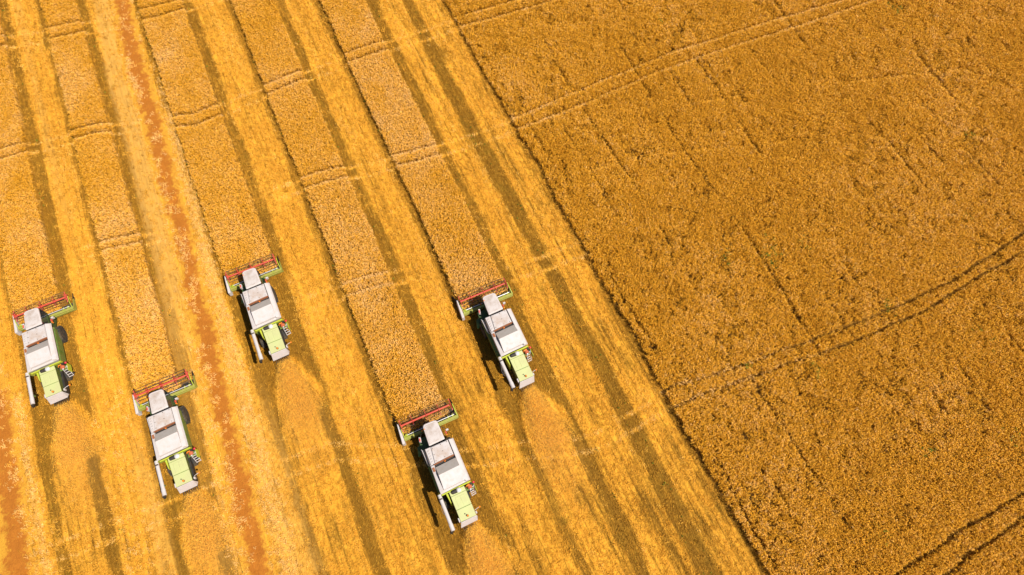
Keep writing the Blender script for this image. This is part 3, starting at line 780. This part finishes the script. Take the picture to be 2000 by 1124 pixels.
    MB().hexa([(-0.76, 0.66, 2.15), (0.56, 0.66, 2.15), (0.53, 2.36, 2.15), (-0.68, 2.36, 2.15)],
              [(-0.78, 0.64, 3.45), (0.57, 0.64, 3.45), (0.53, 2.26, 3.45), (-0.68, 2.26, 3.45)]).build('window', 'glass', cab, 0.03)
    for (x, y) in ((-0.80, 0.66), (0.585, 0.66), (0.55, 2.34), (-0.70, 2.34)):
        MB().box(x - 0.03, x + 0.03, y - 0.03, y + 0.03, 2.1, 3.46).build('pillar', 'black', cab)
    def rrect(c4, rad, z, n=5, sh=0.0):
        pts = []
        for i in range(4):
            p = Vector(c4[i]); a_ = Vector(c4[i - 1]); c_ = Vector(c4[(i + 1) % 4])
            r_ = rad[i]
            d1 = (a_ - p).normalized() * r_; d2 = (c_ - p).normalized() * r_
            for k in range(n + 1):
                t = k / n
                q = p + d1 * (1 - t) ** 2 + d2 * t ** 2
                pts.append((q.x, q.y, z))
        return pts
    # corners counter-clockwise: rear-left, rear-right, front-right, front-left
    RC = [(-0.85, 0.57), (0.63, 0.60), (0.58, 2.48), (-0.73, 2.52)]
    ctr = Vector((-0.09, 1.55))
    ins = lambda f, dy=0.0: [tuple(ctr + (Vector(p) - ctr) * f + Vector((0, dy))) for p in RC]
    rf = MB()
    lay = [(ins(0.97), 3.44), (ins(1.0), 3.52), (ins(0.99), 3.60), (ins(0.93), 3.66)]
    rings = [rrect(c4, (0.10, 0.10, 0.30, 0.30), z) for c4, z in lay]
    n = len(rings[0]); vv = [p for r_ in rings for p in r_]; ff = []
    for i in range(len(rings) - 1):
        ff += [(i * n + k, i * n + (k + 1) % n, (i + 1) * n + (k + 1) % n, (i + 1) * n + k) for k in range(n)]
    ff += [tuple(range(n - 1, -1, -1)), tuple((len(rings) - 1) * n + k for k in range(n))]
    rf.add(vv, ff); roof = rf.build('roof', 'roofrim', cab)
    rp = MB()
    rp.hexa(rrect(ins(0.86, -0.03), (0.06, 0.06, 0.24, 0.24), 3.655), rrect(ins(0.83, -0.03), (0.06, 0.06, 0.24, 0.24), 3.685))
    rp.build('roof_panel', 'roof', roof)
    MB().tube([(-0.69, 2.08, 3.64), (-0.69, 2.08, 3.70)], 0.05, 8).build('roof_lamp', 'orange', roof)
    # mirrors and lamps on arms
    MB().tube([(-0.72, 2.2, 2.9), (-1.1, 2.0, 2.75), (-1.38, 1.72, 2.6)], 0.02, 6).build('mirror_arm', 'black', cab)
    mr = MB().hexa([(-1.53, 1.42, 2.22), (-1.36, 1.36, 2.22), (-1.28, 1.74, 2.34), (-1.44, 1.80, 2.34)],
                   [(-1.53, 1.44, 2.60), (-1.36, 1.38, 2.60), (-1.28, 1.76, 2.72), (-1.44, 1.82, 2.72)]).build('mirror', 'white', root, 0.02)
    MB().hexa([(-1.50, 1.46, 2.61), (-1.39, 1.42, 2.61), (-1.33, 1.68, 2.70), (-1.43, 1.72, 2.70)],
              [(-1.50, 1.46, 2.64), (-1.39, 1.42, 2.64), (-1.33, 1.68, 2.73), (-1.43, 1.72, 2.73)]).build('reflector', 'red', mr)
    MB().tube([(-0.95, 2.36, 2.05), (-0.95, 2.36, 2.25)], 0.075, 10).build('turn_lamp', 'orange', root)
    MB().tube([(-0.70, 2.3, 2.05), (-0.98, 2.36, 2.05)], 0.025, 6).build('lamp_arm', 'black', root)
    MB().tube([(0.58, 2.0, 2.5), (0.95, 1.72, 2.45), (1.05, 1.5, 2.4)], 0.02, 6).build('mirror_arm', 'black', cab)
    mr = MB().box(0.98, 1.22, 1.42, 1.56, 2.15, 2.50).build('mirror', 'white', root, 0.02)
    MB().box(0.86, 0.97, 1.22, 1.44, 2.10, 2.36).build('reflector', 'red', mr, 0.02)
    MB().tube([(0.93, 1.12, 2.05), (0.93, 1.12, 2.30)], 0.06, 8).build('turn_lamp', 'orange', root)
    # access platform on the left
    pf = MB().box(-1.58, -0.74, 0.58, 1.85, 1.66, 1.74).build('platform', 'dkgreen', root, 0.015)
    MB().hexa([(-1.58, 1.30, 1.10), (-1.52, 1.62, 1.10), (-1.95, 1.22, 1.02), (-2.16, 0.55, 1.00), (-1.98, 0.50, 1.00), (-1.62, 0.85, 1.08)][::-1],
              [(-1.58, 1.30, 1.20), (-1.52, 1.62, 1.20), (-1.95, 1.22, 1.14), (-2.12, 0.57, 1.10), (-1.98, 0.54, 1.10), (-1.62, 0.85, 1.18)][::-1]).build('step', 'green', pf, 0.01)
    for z in (0.55, 0.85, 1.4):
        MB().box(-1.92, -1.56, 0.95, 1.30, z, z + 0.04).build('step', 'dkgreen', pf)
    rl = MB().tube([(-1.60, 0.68, 1.9), (-1.60, 0.70, 2.78), (-1.56, 0.60, 2.84), (-1.53, -0.70, 2.84), (-1.46, -0.88, 2.84), (-1.30, -0.94, 2.82), (-1.15, -0.82, 2.80)], 0.035, 6)
    rl.tube([(-1.53, 0.55, 2.80), (-1.48, 0.62, 2.82), (-1.43, 0.50, 2.82), (-1.43, -0.55, 2.82), (-1.36, -0.72, 2.82), (-1.22, -0.74, 2.80)], 0.03, 6)
    rl.box(-1.57, -1.44, -0.62, 0.45, 2.62, 2.66)
    rl.build('handrail', 'white', root)
    MB().tube([(-1.35, -0.56, 2.7), (-1.35, -0.56, 2.92)], 0.06, 8).build('turn_lamp', 'orange', root)
    # ---- grain tank
    tk = MB().hexa([(-1.36, -3.30, 2.37), (0.92, -3.26, 2.37), (0.92, 0.42, 2.37), (-1.30, 0.44, 2.37)],
                   [(-1.46, -3.56, 3.40), (1.32, -3.44, 3.40), (1.32, 0.46, 3.40), (-1.32, 0.52, 3.40)])
    tank = tk.build('grain_tank', 'white', root, 0.05, 3)
    # left ledge and right shoulder
    MB().hexa([(-1.45, -3.54, 3.38), (-1.04, -3.50, 3.38), (-1.04, -1.05, 3.38), (-1.38, -1.05, 3.38)],
              [(-1.42, -3.50, 3.52), (-1.06, -3.46, 3.58), (-1.06, -1.07, 3.58), (-1.35, -1.07, 3.52)]).build('ledge', 'white', tank, 0.03)
    MB().hexa([(0.89, -3.44, 3.38), (1.32, -3.42, 3.38), (1.32, 0.44, 3.38), (0.89, 0.46, 3.38)],
              [(0.89, -3.40, 3.74), (1.20, -3.38, 3.60), (1.20, 0.36, 3.60), (0.89, 0.42, 3.76)]).build('shoulder', 'white', tank, 0.04, 3)
    lid = MB()
    lid.hexa([(-1.31, -1.03, 3.38), (0.82, -0.93, 3.38), (0.82, 0.46, 3.38), (-1.31, 0.50, 3.38)],
             [(-1.28, -1.00, 3.55), (0.81, -0.92, 3.66), (0.81, 0.42, 3.66), (-1.26, 0.46, 3.55)])
    lid = lid.build('tank_lid', 'white', tank, 0.03, 3)
    MB().hexa([(-0.93, -1.00, 3.55), (0.78, -0.92, 3.58), (0.78, 0.40, 3.58), (-0.76, 0.42, 3.55)],
              [(-0.90, -0.97, 3.70), (0.76, -0.91, 3.73), (0.76, 0.37, 3.73), (-0.73, 0.39, 3.70)]).build('lid_sheet', 'lid', lid, 0.03, 3)
    for x, y in ((-0.66, 0.26), (0.10, 0.28), (0.66, 0.28), (-0.72, -0.30), (0.08, -0.30), (-0.76, -0.84), (0.05, -0.84), (0.64, -0.82)):
        z = 3.70 + 0.03 * (x + 0.9) / 1.66
        MB().tube([(x, y, z - 0.01), (x, y, z + 0.02)], 0.032, 8).build('bolt', 'black', lid)
    for i in range(5):
        y = 0.20 - i * 0.24; x0 = -1.18 - 0.006 * i
        MB().hexa([(x0, y - 0.09, 3.54), (x0 + 0.20, y - 0.09, 3.56), (x0 + 0.20, y + 0.09, 3.56), (x0, y + 0.09, 3.54)],
                  [(x0 + 0.02, y - 0.07, 3.60), (x0 + 0.18, y - 0.07, 3.62), (x0 + 0.18, y + 0.05, 3.60), (x0 + 0.02, y + 0.05, 3.58)]).build('louver', 'white', lid, 0.01)
    MB().hexa([(-1.05, -1.10, 3.40), (0.84, -1.02, 3.40), (0.84, -0.95, 3.40), (-1.05, -1.04, 3.40)],
              [(-1.05, -1.10, 3.68), (0.84, -1.02, 3.70), (0.84, -0.95, 3.70), (-1.05, -1.04, 3.68)]).build('lid_edge', 'rust', tank)
    MB().hexa([(-1.02, -1.30, 3.39), (0.86, -1.22, 3.39), (0.86, -1.03, 3.39), (-1.02, -1.11, 3.39)],
              [(-1.02, -1.30, 3.42), (0.86, -1.22, 3.42), (0.86, -1.03, 3.42), (-1.02, -1.11, 3.42)]).build('slot', 'black', tank)
    MB().box(-0.13, 0.0, -1.17, -1.11, 3.42, 3.55).build('latch', 'orange', tank)
    MB().box(0.83, 0.885, -0.93, 0.43, 3.39, 3.44).build('slot', 'black', tank)
    # raised hatch: front slope painted grey for its dimmer light, white top falling to the rear
    hz = MB().hexa([(-1.04, -3.36, 3.40), (0.885, -3.30, 3.40), (0.885, -1.23, 3.40), (-1.01, -1.31, 3.40)],
                   [(-1.04, -3.34, 3.66), (0.885, -3.28, 3.72), (0.885, -1.24, 3.60), (-1.01, -1.32, 3.60)])
    hatch = hz.build('hatch', 'white', tank, 0.01)
    MB().add([(-1.02, -1.34, 3.605), (0.88, -1.26, 3.605), (0.93, -2.04, 4.06), (-0.98, -2.10, 4.06), (-1.04, -3.32, 3.665), (0.90, -3.26, 3.725), (-1.02, -2.10, 3.605), (0.93, -2.04, 3.605)],
             [(2, 3, 4, 5), (0, 3, 6), (3, 4, 6), (1, 7, 2), (2, 7, 5), (0, 6, 7, 1), (6, 4, 5, 7)]).build('hatch_top', 'white', hatch)
    MB().hexa([(-1.015, -1.338, 3.600), (0.88, -1.258, 3.600), (0.925, -2.045, 4.055), (-0.98, -2.105, 4.055)][::-1],
              [(-1.01, -1.330, 3.625), (0.88, -1.250, 3.625), (0.925, -2.040, 4.080), (-0.98, -2.100, 4.080)][::-1]).build('hatch_front', 'grey', hatch)
    MB().box(-1.30, -1.10, -1.62, -1.25, 3.56, 3.585).build('rust_patch', 'rust', tank, 0.005)
    # ---- engine deck and hood
    MB().hexa([(-1.40, -3.60, 2.60), (1.28, -3.52, 2.60), (1.28, -3.40, 2.60), (-1.40, -3.48, 2.60)],
              [(-1.38, -3.64, 3.02), (1.26, -3.56, 3.02), (1.26, -3.44, 3.02), (-1.38, -3.52, 3.02)]).build('deck_edge', 'lime', root, 0.02)
    hb = MB().hexa([(-0.80, -6.20, 1.30), (0.36, -6.18, 1.30), (0.36, -3.56, 1.30), (-0.80, -3.58, 1.30)],
                   [(-0.76, -6.18, 2.55), (0.63, -6.16, 2.55), (0.61, -3.58, 2.90), (-0.76, -3.60, 2.90)])
    hood = hb.build('hood', 'green', root, 0.03)
    def hz_(y): return 2.55 + (y + 6.17) / 2.58 * 0.35
    for y0, y1 in ((-5.17, -4.02), (-6.19, -5.20)):
        MB().hexa([(-0.765, y0, hz_(y0) - 0.02), (0.635, y0, hz_(y0) - 0.02), (0.635, y1, hz_(y1) - 0.02), (-0.765, y1, hz_(y1) - 0.02)],
                  [(-0.75, y0 + 0.01, hz_(y0) + 0.03), (0.62, y0 + 0.01, hz_(y0) + 0.03), (0.62, y1 - 0.01, hz_(y1) + 0.03), (-0.75, y1 - 0.01, hz_(y1) + 0.03)]).build('hood_panel', 'hood', hood, 0.012)
    MB().hexa([(-0.765, -4.0, hz_(-4.0) - 0.02), (0.635, -4.0, hz_(-4.0) - 0.02), (0.60, -3.62, hz_(-3.6) - 0.02), (-0.765, -3.62, hz_(-3.6) - 0.02)],
              [(-0.75, -3.99, hz_(-4.0) + 0.03), (0.62, -3.99, hz_(-4.0) + 0.03), (0.59, -3.63, hz_(-3.6) + 0.03), (-0.75, -3.63, hz_(-3.6) + 0.03)]).build('hood_panel', 'hood', hood, 0.012)
    for x0, x1, y0, y1 in ((-0.48, -0.06, -5.05, -4.2), (-0.03, 0.42, -5.05, -4.2)):
        MB().hexa([(x0, y0, hz_(y0) + 0.02), (x1, y0, hz_(y0) + 0.02), (x1, y1, hz_(y1) + 0.02), (x0, y1, hz_(y1) + 0.02)],
                  [(x0 + .02, y0 + .02, hz_(y0) + 0.045), (x1 - .02, y0 + .02, hz_(y0) + 0.045), (x1 - .02, y1 - .02, hz_(y1) + 0.045), (x0 + .02, y1 - .02, hz_(y1) + 0.045)]).build('raised_rib', 'hood', hood, 0.008)
    MB().tube([(-0.04, -5.95, 2.58), (-0.04, -5.95, 2.66)], 0.10, 10).build('beacon_base', 'black', hood)
    MB().lathe((-0.04, -5.95, 2.66), (0, 0, 1), [(0, 0.085), (0.14, 0.08), (0.19, 0.05), (0.20, 0.0)], 12).build('beacon', 'orange', hood)
    MB().tube([(-0.20, -5.72, 2.62), (-0.20, -5.72, 2.68)], 0.05, 8).build('cap', 'black', hood)
    # air intake drum and silencer
    it = MB().lathe((-0.58, -3.74, 3.02), (1, 0, 0), [(0, 0.10), (0.05, 0.17), (0.45, 0.19), (0.5, 0.16)], 16).build('air_intake', 'black', root)
    MB().lathe((-0.10, -3.76, 3.02), (1, 0, 0), [(0, 0.15), (0.06, 0.21), (0.26, 0.21), (0.36, 0.15), (0.40, 0.02)], 18).build('dome', 'silver', it, smooth=True)
    # left: lime rear shield
    MB().hexa([(-1.02, -4.55, 1.55), (-0.88, -4.55, 1.55), (-0.86, -3.62, 1.55), (-1.08, -3.62, 1.55)],
              [(-0.97, -4.40, 2.72), (-0.90, -4.40, 2.72), (-0.88, -3.62, 2.80), (-1.06, -3.62, 2.80)]).build('shield', 'lime', root, 0.03)
    # right: engine parts, platform ladder
    MB().box(0.66, 1.46, -4.02, -3.62, 2.02, 2.06).build('engine_platform', 'green', root)
    eg = MB().lathe((1.02, -3.98, 2.30), (0, 1, 0), [(0, 0.10), (0.03, 0.20), (0.30, 0.20), (0.34, 0.12)], 14).build('radiator', 'engine', root)
    MB().lathe((1.02, -4.00, 2.30), (0, -1, 0), [(0, 0.09), (0.05, 0.07)], 10).build('hub', 'silver', eg)
    MB().tube([(0.70, -3.70, 2.35), (0.82, -3.68, 2.62), (1.05, -3.66, 2.62), (1.25, -3.62, 2.5)], 0.05, 8).build('pipe', 'orange', root)
    MB().box(1.10, 1.32, -3.72, -3.56, 2.25, 2.72).build('battery_box', 'black', root, 0.02)
    MB().lathe((1.46, -3.62, 2.45), (0, 0, 1), [(0, 0.07), (0.1, 0.10), (0.2, 0.09), (0.24, 0.02)], 12).build('tail_lamp', 'redlens', root, smooth=True)
    MB().box(1.435, 1.475, -4.35, -3.58, 1.6, 2.35).build('guard_plate', 'lime', root, 0.01)
    ld = MB()
    ld.tube([(1.00, -3.80, 2.30), (0.95, -4.05, 2.06), (0.92, -4.46, 1.05)], 0.026, 6)
    ld.tube([(1.38, -3.78, 2.30), (1.34, -4.03, 2.06), (1.30, -4.42, 1.05)], 0.026, 6)
    ladder = ld.build('ladder', 'white', root)
    for i in range(5):
        t = i / 4
        p = Vector((0.985, -3.90, 2.20)).lerp(Vector((0.92, -4.44, 1.10)), t); q = Vector((1.365, -3.88, 2.20)).lerp(Vector((1.30, -4.40, 1.10)), t)
        MB().hexa([(p.x, p.y - .03, p.z - .02), (q.x, q.y - .03, q.z - .02), (q.x, q.y + .03, q.z - .02), (p.x, p.y + .03, p.z - .02)],
                  [(p.x, p.y - .03, p.z + .02), (q.x, q.y - .03, q.z + .02), (q.x, q.y + .03, q.z + .02), (p.x, p.y + .03, p.z + .02)]).build('rung', 'white', ladder)
    # rear: white straw hood, spreader and lamps
    rh = MB().hexa([(-0.96, -6.56, 1.50), (0.58, -6.52, 1.50), (0.70, -6.20, 1.40), (-0.86, -6.22, 1.40)],
                   [(-0.78, -6.26, 2.52), (0.66, -6.24, 2.52), (0.66, -6.20, 2.54), (-0.78, -6.22, 2.54)]).build('straw_hood', 'white', root, 0.02)
    MB().box(-0.84, 0.52, -6.46, -6.22, 1.10, 1.50).build('chopper', 'black', root, 0.02)
    for i in range(8):
        x = -0.78 + i * 0.175
        MB().hexa([(x, -6.80, 1.12), (x + 0.02, -6.80, 1.12), (x + 0.02, -6.46, 1.12), (x, -6.46, 1.12)],
                  [(x, -6.80, 1.22), (x + 0.02, -6.80, 1.22), (x + 0.02, -6.46, 1.30), (x, -6.46, 1.30)]).build('spreader_vane', 'steel', root)
    MB().tube([(0.66, -5.72, 1.95), (1.12, -5.62, 1.98)], 0.025, 6).build('lamp_arm', 'white', root)
    MB().box(1.08, 1.22, -5.70, -5.58, 1.92, 2.04).build('tail_lamp', 'orange', root, 0.015)
    MB().box(0.66, 0.78, -6.05, -5.85, 1.9, 2.25).build('lamp_box', 'white', root, 0.02)
    MB().box(-0.90, -0.78, -6.16, -5.80, 2.1, 2.5).build('lamp_box', 'white', root, 0.02)
    # unloading auger folded back along the left side
    ua = MB().tube([(-1.57, -3.50, 3.26), (-1.58, -6.58, 3.28)], 0.155, 14)
    ua.tube([(-1.58, -6.05, 3.28), (-1.58, -6.62, 3.28)], 0.175, 14)
    uo = ua.build('unloading_auger', 'white', root, smooth=False)
    MB().tube([(-1.60, -6.52, 3.25), (-1.74, -6.62, 3.02), (-1.78, -6.64, 2.75)], [0.15, 0.15, 0.14], 10).build('spout', 'black', uo)
    MB().tube([(-1.50, -3.40, 2.30), (-1.54, -3.46, 2.95), (-1.57, -3.56, 3.20), (-1.57, -3.72, 3.26)], 0.17, 12).build('elbow', 'beam', uo)
    MB().box(-1.70, -1.44, -3.95, -3.84, 3.10, 3.44).build('clamp', 'steel', uo)
    MB().tube([(-1.66, -4.2, 3.2), (-1.86, -4.6, 2.7), (-1.84, -5.0, 2.5), (-1.66, -5.3, 2.9), (-1.60, -5.35, 3.15)], 0.018, 5).build('hose', 'silver', uo)
    MB().box(-1.63, -1.53, -5.75, -5.62, 2.6, 3.12).build('auger_rest', 'green', uo)
    return root

def copy_tree(o, parent=None):
    c_ = o.copy(); COL.objects.link(c_); c_.parent = parent
    for ch in list(o.children): copy_tree(ch, c_)
    return c_

proto = make_combine()
LAB = ['leftmost combine harvester, white tank and green hood, at the left edge beside brown soil',
       'combine harvester second from left, in the wheat strip left of the red soil track',
       'uppermost combine harvester, in the wheat strip right of the red soil track',
       'lowest combine harvester, its header in the second strip from the big wheat field',
       'rightmost combine harvester, in the last strip before the big wheat field']
ORDER = [4, 0, 1, 2, 3]
for n_, i in enumerate(ORDER):
    L, R, o, t = STRIPS[i]
    r_ = proto if n_ == 0 else copy_tree(proto)
    r_.location = (o[0], o[1], 0.0); r_.rotation_euler = (0, 0, math.radians(t)); r_.scale = (1, 1, 0.87)
    set_props(r_, LAB[i], 'combine', 'combine harvesters at work')

# ------------------------------------------------------------------ straw thrown out behind each combine
mb = plant_mat('flying_straw', [(0.0, (0.95, 0.52, 0.06)), (1.0, (0.95, 0.52, 0.06))], trans=0.3)
def spray_mesh():
    n = 9000
    t = RNG.random(n) ** 0.8
    side = np.clip(RNG.normal(0, 0.48, n), -1.05, 1.05)
    y = -6.75 - 5.6 * t
    x = -0.12 + side * (0.72 + 1.5 * t)
    z = 0.08 + (1.2 * (1 - t ** 1.6)) * RNG.uniform(0.35, 1.05, n) + 0.15 * RNG.random(n) * t
    ln = RNG.uniform(0.03, 0.13, n); w = RNG.uniform(0.008, 0.016, n)
    d = np.stack([side * 0.5 + RNG.normal(0, 0.5, n), -1 + RNG.normal(0, 0.6, n), RNG.normal(0, 0.4, n)], -1)
    d /= np.linalg.norm(d, axis=1)[:, None]
    s = np.cross(d, RNG.normal(0, 1, (n, 3))); s /= np.linalg.norm(s, axis=1)[:, None]
    p = np.stack([x, y, z], -1)
    v_ = np.stack([p - s * w[:, None], p + s * w[:, None], p + d * ln[:, None] + s * w[:, None], p + d * ln[:, None] - s * w[:, None]], 1).reshape(-1, 3)
    me = bpy.data.meshes.new('straw_spray')
    me.from_pydata(v_.tolist(), [], np.arange(4 * n).reshape(-1, 4).tolist()); me.update()
    at = me.attributes.new('strand', 'FLOAT', 'POINT'); at.data.foreach_set('value', np.repeat(RNG.random(n), 4).astype(np.float32))
    me.materials.append(mb)
    return me
sm = spray_mesh()
SLAB = ['fan of chopped straw thrown behind the leftmost combine', 'fan of chopped straw thrown behind the combine left of the red soil track',
        'fan of chopped straw thrown behind the uppermost combine', 'fan of chopped straw thrown behind the lowest combine', 'fan of chopped straw thrown behind the rightmost combine']
for i, (L, R, o, t) in enumerate(STRIPS):
    s_ = bpy.data.objects.new('straw_spray', sm); COL.objects.link(s_)
    s_.location = (o[0], o[1], 0.0); s_.rotation_euler = (0, 0, math.radians(t))
    set_props(s_, SLAB[i], 'straw spray', 'straw fans behind the combines', 'stuff')

# thin dust hanging over the straw fans (a closed lens-shaped body of even, very thin dust)
md_ = bpy.data.materials.new('straw_dust'); md_.use_nodes = True
nt = md_.node_tree; nt.nodes.remove(nt.nodes['Principled BSDF'])
pv = N(nt, 'ShaderNodeVolumePrincipled')
pv.inputs['Color'].default_value = (0.95, 0.66, 0.22, 1); pv.inputs['Density'].default_value = 0.5; pv.inputs['Anisotropy'].default_value = 0.0
nt.links.new(pv.outputs[0], nt.nodes['Material Output'].inputs['Volume'])
def dust_mesh():
    ny, nx = 25, 17
    top = []; bot = []
    for j in range(ny):
        t = j / (ny - 1)
        y = -6.75 - 12.0 * t
        half = 0.75 + 1.75 * min(1.0, t * 2.2) ** 0.8
        for i in range(nx):
            a = -1 + 2 * i / (nx - 1)
            x = -0.12 + a * half
            thick = max(0.0, 1 - a * a) ** 1.2 * (0.85 * (1 - t) ** 1.5 * (0.55 + 0.45 * min(1.0, t * 6)) + 0.02) * (0.9 + 0.25 * math.sin(i * 1.9 + j * 1.3))
            zc = 0.22 + 1.0 * (1 - t) ** 2.4
            top.append((x, y, zc + thick * 0.55 + 0.01)); bot.append((x, y, max(0.12, zc - thick * 0.5)))
    k = ny * nx; f = []
    for j in range(ny - 1):
        for i in range(nx - 1):
            a = j * nx + i
            f.append((a, a + 1, a + nx + 1, a + nx)); f.append((k + a, k + a + nx, k + a + nx + 1, k + a + 1))
    for j in range(ny - 1):
        a = j * nx; f.append((a, a + nx, k + a + nx, k + a)); b_ = j * nx + nx - 1; f.append((b_, k + b_, k + b_ + nx, b_ + nx))
    for i in range(nx - 1):
        f.append((i, k + i, k + i + 1, i + 1)); a = (ny - 1) * nx + i; f.append((a, a + 1, k + a + 1, k + a))
    me = bpy.data.meshes.new('dust_cloud'); me.from_pydata(top + bot, [], f); me.update()
    bm = bmesh.new(); bm.from_mesh(me); bmesh.ops.recalc_face_normals(bm, faces=bm.faces); bm.to_mesh(me); bm.free(); me.materials.append(md_)
    return me
dm = dust_mesh()
for i, (L, R, o, t) in enumerate(STRIPS):
    d_ = bpy.data.objects.new('dust_cloud', dm); COL.objects.link(d_)
    d_.location = (o[0], o[1], 0.0); d_.rotation_euler = (0, 0, math.radians(t))
    set_props(d_, SLAB[i].replace('fan of chopped straw thrown', 'thin pale dust hanging'), 'dust', 'dust behind the combines', 'stuff')
